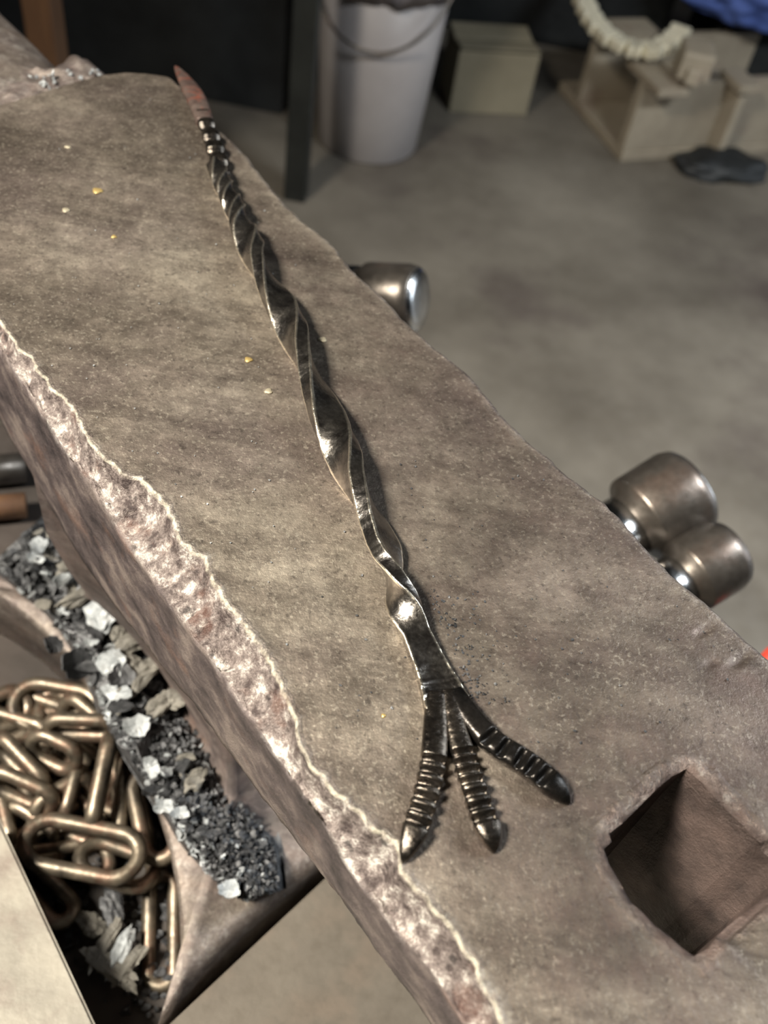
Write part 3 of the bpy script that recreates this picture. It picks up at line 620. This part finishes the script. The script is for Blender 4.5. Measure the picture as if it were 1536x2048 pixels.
# big flakes and lumps, one by one:  px, py, half length mm, half width mm, thickness, angle in image deg, kind, words
def lump(px, py, a, b_, c, ang, m, name, label, lift=0.004, seed=0, tilt=(0, 0)):
    bm = bmesh.new(); bmesh.ops.create_icosphere(bm, subdivisions=3, radius=1.0)
    for v in bm.verts:
        d = 1+0.50*noise.noise(v.co*1.5+Vector((seed*3.3, 0, 0)))+0.30*noise.noise(v.co*3.5+Vector((0, seed, 0)))
        v.co = Vector((v.co.x*d*a, v.co.y*d*b_, v.co.z*d*c))/1000
    bmesh.ops.dissolve_limit(bm, angle_limit=math.radians(11), verts=bm.verts, edges=bm.edges)
    o = bmo(name, bm, m, None, False)
    p = pt(px, py, 0.42-lift); p2 = pt(px+math.cos(math.radians(ang))*10, py+math.sin(math.radians(ang))*10, 0.42-lift); d = p2-p
    o.location = p; o.rotation_euler = (math.radians(tilt[0]), math.radians(tilt[1]), math.atan2(d.y, d.x)); tag(o, label, 'clinker', 'clinker lumps in the scale heap'); return o
lump(200, 1232, 9.5, 8.5, 3.0, 80, M['scalelight'], 'clinker_lump', 'largest rounded pale grey lump in the scale heap', 0.012, 1, (35, 20))
lump(182, 1180, 15, 4.2, 3.5, -28, M['clinker'], 'clinker_lump', 'long grey bar shaped lump above the largest pale lump', 0.010, 2)
lump(150, 1120, 10, 4.0, 3.0, -35, M['clinker'], 'clinker_lump', 'dark elongated lump in the upper part of the heap', 0.008, 3)
lump(270, 1282, 13, 5.0, 4.0, -28, M['clinker'], 'clinker_lump', 'elongated lump right of the large pale lump against the anvil waist', 0.008, 4)
lump(292, 1345, 12, 4.6, 4.0, -58, M['clinker'], 'clinker_lump', 'steeply leaning brown grey lump below the waist', 0.008, 5)
lump(222, 1322, 10, 6.5, 3.0, 60, M['scalelight'], 'clinker_lump', 'pale ribbed lump just below the large rounded pale lump', 0.010, 6, (20, -20))
lump(262, 1330, 6, 4.5, 3.5, 40, M['clinker'], 'clinker_lump', 'small grey lump between the ribbed pale lump and the leaning lump', 0.008, 7)
lump(176, 1272, 9, 5.0, 3.0, 40, M['scale'], 'clinker_lump', 'smooth dark lump left below the large pale lump', 0.012, 8)
lump(237, 1262, 6, 3.5, 3.0, -60, M['clinker'], 'clinker_lump', 'small lump tucked at the right side of the large pale lump', 0.008, 9)
lump(116, 1065, 7, 5.0, 3.0, 70, M['clinker'], 'clinker_lump', 'grey green lump at the top end of the heap', 0.008, 10)
lump(320, 1410, 7, 4.0, 3.0, -30, M['clinker'], 'clinker_lump', 'brown lump in the middle of the heap under the heel', 0.006, 11)
lump(348, 1395, 6, 4.5, 3.0, 20, M['clinker'], 'clinker_lump', 'rough round lump right beside the middle brown lump', 0.006, 12)
lump(392, 1560, 6, 3.6, 3.0, -50, M['clinker'], 'clinker_lump', 'small pale brown lump in the lower part of the heap', 0.006, 13)
def bigflake(px, py, r, ang, tilt, m, label, lift=0.008, seed=0, curl=0.3, n=11):
    rng = random.Random(seed+50); top = []; ph = rng.random(); 
    pts = []
    for k in range(n*2):
        a = 2*math.pi*k/(n*2); rr = r*(0.86+0.45*noise.noise(Vector((math.cos(a)*1.3, math.sin(a)*1.3, seed*3.1)))+rng.uniform(-0.09, 0.09)); pts.append((rr*math.cos(a)*1.12, rr*math.sin(a)*0.78))
    V = []; F = []; N2 = len(pts)
    for sc in (1.0, 0.55):
        for zz in (0.0005, -0.0005):
            for (x, y) in pts: x2, y2 = x*sc, y*sc; V.append(Vector((x2, y2, zz+curl*(x2*x2-y2*y2*0.4)/r+0.0004*noise.noise(Vector((x2, y2, seed))*900))))
    V.append(Vector((0, 0, 0.0005))); V.append(Vector((0, 0, -0.0005)))
    for k in range(N2):
        j = (k+1) % N2; F += [(k, j, 2*N2+j, 2*N2+k), (2*N2+k, 2*N2+j, 4*N2), (N2+j, N2+k, 3*N2+k, 3*N2+j), (3*N2+j, 3*N2+k, 4*N2+1), (j, k, N2+k, N2+j)]
    o = pyobj('scale_flake', V, F, m); o.location = pt(px, py, 0.42-lift); o.rotation_euler = (math.radians(tilt[0]), math.radians(tilt[1]), math.radians(ang)); tag(o, label, 'scale flake', 'large flakes in the scale heap'); return o
bigflake(272, 1450, 0.0072, 20, (15, 10), M['scalelight'], 'brightest bluish white jagged flake overhanging the chain', 0.012, 1)
bigflake(76, 1090, 0.0055, 70, (20, 5), M['scalelight'], 'bright white flake at the top end of the heap', 0.012, 2)
bigflake(68, 1116, 0.0045, 10, (15, 25), M['scalelight'], 'white flake just below the bright flake at the top end', 0.012, 3)
bigflake(184, 1286, 0.0032, 10, (0, 0), M['scalelight'], 'small bright white flake below the large pale lump', 0.019, 4)
bigflake(238, 1384, 0.0075, -20, (10, -10), M['scalelight'], 'broad pale flake with a toothed edge below the ribbed lump', 0.009, 5)
bigflake(240, 1352, 0.0070, 30, (25, 20), M['scale'], 'dark toothed flake lying over the broad pale flake', 0.013, 6)
bigflake(105, 1290, 0.0060, 60, (30, 30), M['scale'], 'dark flake jutting over the rounded foot corner', 0.006, 7)
bigflake(150, 1330, 0.0100, 55, (50, 30), M['scale'], 'large smooth dark flake leaning at the outer side of the heap', 0.004, 8)
bigflake(305, 1535, 0.0048, -50, (30, 20), M['scalelight'], 'pale lavender flake edge right of the chain', 0.010, 9)
bigflake(330, 1545, 0.0042, 80, (25, 40), M['scalelight'], 'narrow pale flake right of the lavender flake', 0.010, 10)
bigflake(360, 1625, 0.0042, 15, (15, 10), M['scalelight'], 'bright white flake beside the upright chain link', 0.010, 11)
bigflake(328, 1612, 0.0046, 0, (30, 10), M['scalelight'], 'white crumpled flake touching the upright chain link', 0.009, 12)
bigflake(455, 1780, 0.0050, 15, (10, 10), M['scalelight'], 'pale flake at the lowest tip of the heap', 0.004, 13)
bigflake(122, 1160, 0.0045, 55, (50, 10), M['scalelight'], 'slim upright white flake left of the long bar shaped lump', 0.012, 14)
bigflake(92, 1150, 0.0042, 100, (30, 50), M['scalelight'], 'lilac grey flake near the rounded foot corner', 0.010, 15)
bigflake(245, 1415, 0.0080, 140, (20, 30), M['scale'], 'curved dark flake above the brightest flake', 0.010, 16)
bigflake(285, 1500, 0.0075, 100, (60, 10), M['scale'], 'thin dark flake standing on edge below the brightest flake', 0.008, 17)

# medium dark shards standing at all angles in the upper half of the heap
protos = []
for k in range(5):
    rng = random.Random(k+90); V, F = flake_geo(0.0062, 0.0011, rng, 9, 0.35); V = [(a*1.35, b__*0.62, c_+0.0006*noise.noise(Vector((a*300, b__*300, k)))) for a, b__, c_ in V]
    me = bpy.data.meshes.new('dark_shard'); me.from_pydata(V, [], F); me.update(); me.materials.append(M['clinker'] if k in (1, 3) else M['scale']); protos.append(me)
for k in range(46):
    s_, t_ = R.random()**1.25*0.62, R.random(); x, y = pile_pt(s_, t_)
    o = bpy.data.objects.new('dark_shard', protos[k % 5]); C.objects.link(o); o.location = pt(x, y, pile_z(s_, t_)-R.uniform(0.001, 0.008))
    o.rotation_euler = (R.gauss(0.5, 0.6), R.gauss(0, 0.6), math.radians(R.gauss(20, 45))); sc = R.uniform(0.55, 1.35)*(1-0.4*s_); o.scale = (sc, sc, sc)
    tag(o, 'dark scale shard lying tilted in the upper half of the heap', 'scale flake', 'dark shards in the upper half of the scale heap')

# ------------------------------------------------------------------ chain heap
chain = empty('steel_chain', pt(170, 1620, 0.48)); CO = Vector(chain.location)
tag(chain, 'heap of worn brown steel chain with long oval links beside the anvil foot', 'chain')
LM = {}
def link_mesh(ln, wd, r):
    key = (round(ln, 4), round(wd, 4), round(r, 4))
    if key in LM: return LM[key]
    rr = wd/2-r; hl = ln/2-wd/2; path = []
    for k in range(11): a = -math.pi/2+math.pi*k/10; path.append((hl+rr*math.cos(a), rr*math.sin(a)))
    for k in range(11): a = math.pi/2+math.pi*k/10; path.append((-hl+rr*math.cos(a), rr*math.sin(a)))
    n = len(path); V = []; F = []; S = 10
    for i in range(n):
        x, y = path[i]; x0, y0 = path[i-1]; x1, y1 = path[(i+1) % n]; dx, dy = x1-x0, y1-y0; l = math.hypot(dx, dy); nx, ny = dy/l, -dx/l
        for k in range(S): a = 2*math.pi*k/S; V.append((x+nx*r*math.cos(a), y+ny*r*math.cos(a), r*math.sin(a)))
    for i in range(n):
        for k in range(S): F.append((i*S+k, i*S+(k+1) % S, ((i+1) % n)*S+(k+1) % S, ((i+1) % n)*S+k))
    me = bpy.data.meshes.new('link'); me.from_pydata(V, [], F); me.update(); me.materials.append(M['chain'])
    me.polygons.foreach_set('use_smooth', [True]*len(me.polygons)); LM[key] = me; return me
def clink(p0, p1, dz0, dz1, wd=0.023, r=0.0036, roll=0, extra=0.0):
    a, b_ = pt(*p0, dz0), pt(*p1, dz1); d = b_-a; ln = d.length+extra
    o = bpy.data.objects.new('link', link_mesh(max(ln, wd+0.004), wd, r)); C.objects.link(o); o.parent = chain
    x = d.normalized(); y = Vector((0, 0, 1)).cross(x).normalized(); z = x.cross(y)
    q = Matrix((x, y, z)).transposed()@Matrix.Rotation(math.radians(roll), 3, 'X'); m_ = q.to_4x4(); m_.translation = (a+b_)/2-CO; o.matrix_local = m_; return o
clink((36, 1672), (292, 1722), 0.452, 0.452, 0.0285, 0.0036, 0)
clink((325, 1735), (322, 1990), 0.478, 0.486, 0.0190, 0.0036, 0)
clink((10, 1700), (148, 1846), 0.470, 0.474, 0.0185, 0.0036, 10)
clink((285, 1535), (330, 1732), 0.458, 0.462, 0.0215, 0.0036, 8)
clink((150, 1700), (318, 1758), 0.466, 0.468, 0.0245, 0.0036, -15)
clink((84, 1452), (240, 1458), 0.448, 0.447, 0.0200, 0.0036, 82)
clink((52, 1478), (165, 1532), 0.455, 0.458, 0.0220, 0.0036, 62)
clink((-12, 1470), (100, 1588), 0.458, 0.466, 0.0220, 0.0036, 80)
clink((-30, 1548), (120, 1614), 0.458, 0.464, 0.0220, 0.0036, 74)
clink((222, 1468), (180, 1668), 0.446, 0.456, 0.0210, 0.0038, 84)
clink((158, 1520), (122, 1650), 0.466, 0.472, 0.0210, 0.0034, 75)
clink((15, 1398), (205, 1432), 0.470, 0.470, 0.0300, 0.0036, 12)
clink((120, 1400), (240, 1500), 0.468, 0.470, 0.0220, 0.0036, 60)
clink((0, 1620), (120, 1700), 0.474, 0.476, 0.0220, 0.0036, 50)
clink((60, 1640), (190, 1560), 0.470, 0.468, 0.0210, 0.0036, 65)
clink((245, 1500), (235, 1690), 0.466, 0.470, 0.0210, 0.0036, 78)
clink((262, 1520), (300, 1700), 0.474, 0.476, 0.0210, 0.0036, 88)
clink((-30, 1440), (60, 1400), 0.472, 0.474, 0.0240, 0.0036, 25)
clink((40, 1560), (70, 1690), 0.476, 0.478, 0.0210, 0.0036, 70)
for k in range(22):
    x, y = R.uniform(-40, 260), R.uniform(1400, 1720)
    a = R.uniform(0, 3.14); dx, dy = 90*math.cos(a), 90*math.sin(a)
    if x+abs(dx) > 300 or y+abs(dy) > 1790: continue
    clink((x-dx, y-dy), (x+dx, y+dy), R.uniform(0.474, 0.479), R.uniform(0.474, 0.479), 0.022, 0.0036, R.uniform(0, 60))
# debris beside the chain, on the deck
items = []
for k in range(700):
    x = R.uniform(-60, 350); y = R.uniform(1380, 2100); u_, w_ = uw(x, y, 0.484)
    if w_ < 0.014 or u_ > q[2][0]-0.004 if False else (w_ < 0.014): continue
    items.append((pt(x, y, 0.4825), R.uniform(0.0008, 0.0035), R.uniform(0.0005, 0.0012), rrot(0.6)))
scatter('deck_debris', items, M['scale'], 'dark flakes littering the deck under and below the chain', 'debris')
for i, (x, y, a_, b2, ang, mm, lb) in enumerate([(240, 1905, 11, 4, -65, 'scalelight', 'pale slate like chip left of the upright chain link'), (262, 1925, 10, 3.4, -50, 'clinker', 'grey green chip touching the left arm of the upright link'),
        (222, 1935, 14, 4.5, 35, 'clinker', 'long grey chip under the two upright chips'), (185, 1850, 7, 5, 30, 'clinker', 'pinkish grey chip below the round end of the slanting link'), (215, 1880, 13, 3.0, -62, 'clinker', 'thin grey sliver left of the pale slate like chip'), (225, 1815, 9, 5, 75, 'scale', 'dark smooth chip between the two lower links')]):
    o = lump(x, y, a_, b2, 2.2, ang, M[mm], 'stone_chip', lb, -0.052, 30+i); o['category'] = 'chip'; o['group'] = 'chips on the stand deck'
# two round bars at the left behind the chain
for i, (y0, dz, r, lb) in enumerate([(935, 0.50, 0.010, 'grey round steel bar lying at the left edge above the scale heap'), (1010, 0.49, 0.008, 'rusty round bar just below the grey bar at the left edge')]):
    a, b_ = pt(-160, y0+20, 0.475), pt(52, y0, 0.475)
    o = tube('round_bar', [a, a.lerp(b_, 0.5), b_], r, M['hammer' if i == 0 else 'wood'], None, 16); tag(o, lb, 'steel bar')

# ------------------------------------------------------------------ hammers in the rack on the far side of the anvil
rack = empty('hammer_rack', AW(-0.25, 0.36, -0.50)); tag(rack, 'dark steel rack shelf on the far side of the anvil stand carrying three hammers', 'rack'); RO = Vector(rack.location)
MR = Matrix.Translation(-RO)@Matrix(((U.x, W.x, 0, 0), (U.y, W.y, 0, 0), (0, 0, 1, ZF), (0, 0, 0, 1)))
box('shelf', (-0.42, 0.285, -0.505), (-0.08, 0.42, -0.500), M['stand'], rack, 0.001, MR)
box('guard_rail', (-0.42, 0.415, -0.50), (-0.08, 0.42, -0.44), M['stand'], rack, 0.001, MR)
box('bracket', (-0.40, 0.281, -0.56), (-0.10, 0.286, -0.44), M['stand'], rack, 0.001, MR)
def hammer(label, c, ax, r_, half, mhead, facemat, neck):
    t = empty('hammer', Vector((c[0], c[1], ZF-0.500))); T0 = Vector(t.location); tag(t, label, 'hammer', 'hammers standing in the rack beyond the anvil')
    ax = Vector(ax).normalized(); q = ax.to_track_quat('Z', 'Y').to_matrix().to_4x4(); q.translation = Vector(c)-T0
    prof = [(0.0001, -half), (r_*0.80, -half), (r_*0.92, -half+0.003), (r_*0.92, -half*0.55), (neck*r_*0.98, -half*0.42), (neck*r_*0.98, half*0.20), (r_*0.98, half*0.26), (r_, half*0.30), (r_, half-0.006), (r_*0.93, half-0.001), (r_*0.86, half)]
    lathe('head', prof, M[mhead], t, 36, q)
    lathe('face', [(r_*0.90, half-0.0015), (r_*0.86, half+0.0006), (r_*0.5, half+0.0016), (0.0001, half+0.0018)], M[facemat], t, 36, q)
    lathe('cheek', [(neck*r_*0.9, -half*0.40), (neck*r_*1.03, -half*0.38), (neck*r_*1.03, half*0.12), (neck*r_*0.9, half*0.14)], M['bright'], t, 36, q)
    top = Vector(c)-T0; n = 12
    pts = [Vector((0, 0, 0.0))+Vector((top.x, top.y, 0))*0+Vector((0, 0, z)) for z in np.linspace(0.0, top.z+0.012, n)]
    rad = [0.013, 0.0145, 0.014, 0.0125, 0.0115, 0.011, 0.011, 0.011, 0.0105, 0.010, 0.0095, 0.009]
    tube('handle', pts, rad, M['handle'], t, 14)
    return t
ax1 = pt(1390, 965, 0.385)-pt(1265, 1045, 0.40)
hc = pt(1240, 1065, 0.395); hammer('larger round headed hammer beyond the right edge of the anvil', hc, ax1, 0.0262, 0.048, 'hammer', 'bright', 0.72)
ax2 = pt(1470, 1085, 0.392)-pt(1380, 1140, 0.40)
hc = pt(1345, 1172, 0.392); hammer('smaller hammer standing in front of the larger round headed one', hc, ax2, 0.0205, 0.038, 'hammer', 'hammer', 0.74)
hc = pt(700, 592, 0.372); hammer('hammer with a polished face beyond the middle of the anvil', hc, (0.90, -0.22, 0.30), 0.0215, 0.046, 'hammer', 'bright', 0.85)

# ------------------------------------------------------------------ BACKGROUND
# bench
bench = empty('workbench', (-0.98, 2.0, 0)); tag(bench, 'dark steel workbench with square legs in the far background', 'workbench'); BO = Vector(bench.location)
def bbox(name, mn, mx, m): return box(name, Vector(mn)-BO, Vector(mx)-BO, m, bench, 0.003)
bbox('leg', (-0.292, 1.590, 0), (-0.252, 1.630, 0.86), M['darksteel']); bbox('leg', (-0.292, 2.42, 0), (-0.252, 2.46, 0.86), M['darksteel'])
bbox('leg', (-1.70, 1.59, 0), (-1.66, 1.63, 0.86), M['darksteel']); bbox('leg', (-1.70, 2.42, 0), (-1.66, 2.46, 0.86), M['darksteel'])
bbox('top', (-1.75, 1.55, 0.86), (-0.20, 2.52, 0.90), M['darkwood']); bbox('cross_bar', (-1.66, 2.21, 0.40), (-0.29, 2.25, 0.46), M['darkwood'])
bbox('back_panel', (-1.66, 2.50, 0.02), (-0.20, 2.52, 0.86), M['darksteel'])
bbox('lower_shelf', (-1.66, 2.25, 0.12), (-0.50, 2.44, 0.14), M['darksteel'])
p = pt(88, 60, 0.62); o = box('wooden_post', (p.x-0.018, p.y-0.02, 0), (p.x+0.022, p.y+0.02, 0.85), M['wood'], None, 0.002); tag(o, 'orange brown wooden post behind the horn of the anvil', 'post')
ch = empty('added_shade_box', (-0.98, 2.02, 0)); tag(ch, 'nearly black box added to give the dark shade under the workbench', 'shade_box')  # dark box added in place of the black shade under the bench
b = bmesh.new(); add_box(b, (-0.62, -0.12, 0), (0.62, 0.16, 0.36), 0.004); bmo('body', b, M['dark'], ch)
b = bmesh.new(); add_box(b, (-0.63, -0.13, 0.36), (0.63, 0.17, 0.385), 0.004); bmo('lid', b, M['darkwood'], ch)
# bucket
bk = empty('plastic_bucket', (-0.175, 1.865, 0)); tag(bk, 'white plastic bucket with a crumpled liner behind the bench leg', 'bucket')
lathe('body', [(0.0001, 0.0), (0.096, 0.0), (0.100, 0.004), (0.126, 0.39), (0.123, 0.39), (0.097, 0.006), (0.0001, 0.006)], M['plastic'], bk, 56)
lathe('liner', [(0.119, 0.318), (0.1245, 0.310), (0.129, 0.35), (0.132, 0.388), (0.129, 0.396), (0.118, 0.39), (0.106, 0.26), (0.0001, 0.24)], M['bag'], bk, 72, wob=lambda a, z: 0.004*math.sin(a*9+z*60)+0.003*math.sin(a*17+1+z*90)+0.0015)
tube('rim', [(0.130*math.cos(a), 0.130*math.sin(a), 0.375) for a in [2*math.pi*k/40 for k in range(41)]], 0.004, M['plastic'], bk, 8)
tube('bail', [(0.131*math.cos(a)*1.0, -0.02-0.115*math.sin(math.pi*t)**0.9, 0.365-0.13*math.sin(math.pi*t)) for t, a in [(k/20, math.pi*(1-k/20)) for k in range(21)]], 0.0028, M['hammer'], bk, 8)
# tan block
p0, p1 = pt(900, 225, 1.0), pt(1050, 232, 1.0); d = (p1-p0).normalized(); nrm = Vector((-d.y, d.x, 0)); tb = empty('tan_carton', (p0+p1)/2+nrm*0.06)
tb.rotation_euler = (0, 0, math.atan2(d.y, d.x)); tag(tb, 'tan carton standing between the bucket and the steel beam', 'carton')
b = bmesh.new(); add_box(b, (-0.088, -0.06, 0), (0.088, 0.06, 0.132), 0.003); bmo('body', b, M['tan'], tb)
for s in (-1, 1):
    b = bmesh.new(); add_box(b, (-0.086, -0.03, 0), (0.086, 0.03, 0.0025), 0.0008); f_ = bmo('flap', b, M['tan'], tb); f_.location = (0, s*0.032, 0.135); f_.rotation_euler = (s*0.10, 0, 0)
# dark tote behind
tote = empty('storage_tote', (0.19, 2.66, 0)); tag(tote, 'black storage tote in the dark behind the tan carton', 'tote')
b = bmesh.new(); add_box(b, (-0.36, -0.19, 0), (0.26, 0.22, 0.30), 0.02); bmo('body', b, M['dark'], tote)
b = bmesh.new(); add_box(b, (-0.375, -0.205, 0.30), (0.275, 0.235, 0.33), 0.008); bmo('lid', b, M['dark'], tote)
# steel beam
K = pt(1240, 325, 1.0); Lp = pt(1115, 180, 1.0); e = (Lp-K); e.z = 0; EW = e.length; e.normalize(); ln = Vector((-e.y, e.x, 0)); ln = ln if ln.x > 0 else -ln
beam = empty('steel_beam', K); tag(beam, 'short offcut of heavy tan steel beam on the floor at top right', 'steel beam')
MB_ = Matrix(((e.x, ln.x, 0, 0), (e.y, ln.y, 0, 0), (0, 0, 1, 0), (0, 0, 0, 1)))
def bb(name, mn, mx): return box(name, mn, mx, M['beam'], beam, 0.003, MB_)
bb('base_plate', (0, 0, 0), (EW, 0.42, 0.022)); bb('web', (0.004, 0, 0.022), (0.028, 0.42, 0.165)); bb('web', (EW*0.68, 0, 0.022), (EW*0.68+0.02, 0.42, 0.165))
bb('top_flange', (-0.050, 0.0, 0.165), (0.085, 0.07, 0.182)); bb('top_flange', (EW*0.62-0.03, 0.0, 0.165), (EW*0.62+0.07, 0.14, 0.182)); bb('top_flange', (-0.050, 0.19, 0.165), (0.03, 0.24, 0.182)); bb('stiffener', (-0.040, 0.205, 0.0), (0.004, 0.222, 0.165)); bb('center_web', (0.028, 0.21, 0.022), (EW*0.68, 0.228, 0.15))
# roller chain coil on the beam
rc = empty('roller_chain', pt(1290, 90, 0.80)); ro = Vector(rc.location); tag(rc, 'bright pale roller chain coiled on top of the steel beam', 'chain')
arc = [(1150, -75), (1158, -30), (1168, 5), (1182, 35), (1202, 62), (1228, 82), (1256, 95), (1286, 102), (1316, 98), (1342, 82), (1362, 60)]
AP = [pt(x, y, 0.792) for x, y in arc]
S = []; Lc = [0]
for i in range(1, len(AP)): Lc.append(Lc[-1]+(AP[i]-AP[i-1]).length)
nl = int(Lc[-1]/0.0155)
rb = bmesh.new(); add_box(rb, (-0.0068, -0.020, -0.012), (0.0068, 0.020, 0.012), 0.005); rme = bpy.data.meshes.new('link'); rb.to_mesh(rme); rb.free(); rme.materials.append(M['pale_metal'])
for i in range(nl):
    s = (i+0.5)/nl*Lc[-1]; k = max(j for j in range(len(AP)-1) if Lc[j] <= s); t = (s-Lc[k])/(Lc[k+1]-Lc[k]); p = AP[k].lerp(AP[k+1], t); d = AP[k+1]-AP[k]
    o = bpy.data.objects.new('link', rme); C.objects.link(o); o.parent = rc; o.location = p-ro; o.rotation_euler = (0, 0, math.atan2(d.y, d.x)); o.scale = (1, 1.0+0.15*math.sin(i*2.1), 1)
blk = empty('metal_block', pt(1378, 150, 0.806)); tag(blk, 'pale grey metal block at the right end of the coiled roller chain', 'block')
b = bmesh.new(); add_box(b, (-0.030, -0.035, 0), (0.034, 0.045, 0.055), 0.008); bmo('body', b, M['beam'], blk)
b = bmesh.new(); add_box(b, (-0.014, -0.050, 0.0), (0.014, -0.034, 0.03), 0.004); bmo('lug', b, M['beam'], blk)
# blue bag on a dark crate
p = pt(1475, 40, 0.80); cr = empty('dark_crate', (p.x+0.22, p.y+0.22, 0)); tag(cr, 'dark crate standing behind the steel beam at the right', 'crate')
b = bmesh.new(); add_box(b, (-0.24, -0.16, 0), (0.30, 0.20, 0.20), 0.01); bmo('body', b, M['dark'], cr)
b = bmesh.new(); add_box(b, (-0.25, -0.17, 0.185), (0.31, 0.21, 0.20), 0.004); bmo('rim', b, M['dark'], cr)
b = bmesh.new(); bmesh.ops.create_icosphere(b, subdivisions=5, radius=1)
for v in b.verts:
    d = 1+0.22*noise.noise(v.co*2.3)+0.10*noise.noise(v.co*6); v.co = Vector((v.co.x*0.20*d, v.co.y*0.15*d, max(v.co.z*d, -0.6)*0.11))
o = bmo('blue_cloth_bundle', b, M['blue'], None, True); o.location = (p.x+0.05, p.y+0.09, 0.263); tag(o, 'crumpled blue cloth bundle on the dark crate at the top right corner', 'cloth')
p = pt(1425, 330, 0.99); b = bmesh.new(); bmesh.ops.create_icosphere(b, subdivisions=4, radius=1)
for v in b.verts:
    d = 1+0.25*noise.noise(v.co*2.0+Vector((4, 0, 0)))+0.1*noise.noise(v.co*5); v.co = Vector((v.co.x*0.10*d, v.co.y*0.055*d, max(v.co.z*d, -0.35)*0.03))
o = bmo('black_rag', b, M['dark'], None, True); o.location = (p.x+0.02, p.y+0.0, 0.0105); o.rotation_euler = (0, 0, 0.25); tag(o, 'dark rag lying on the floor before the steel beam', 'rag')
p = pt(1556, 1312, 0.42); o = tube('red_grip', [p+Vector((0, 0, -0.12)), p+Vector((0, 0, -0.05)), p], [0.008, 0.009, 0.007], M['red'], None, 14); tag(o, 'red grip end just showing at the right edge beyond the anvil', 'tool grip')
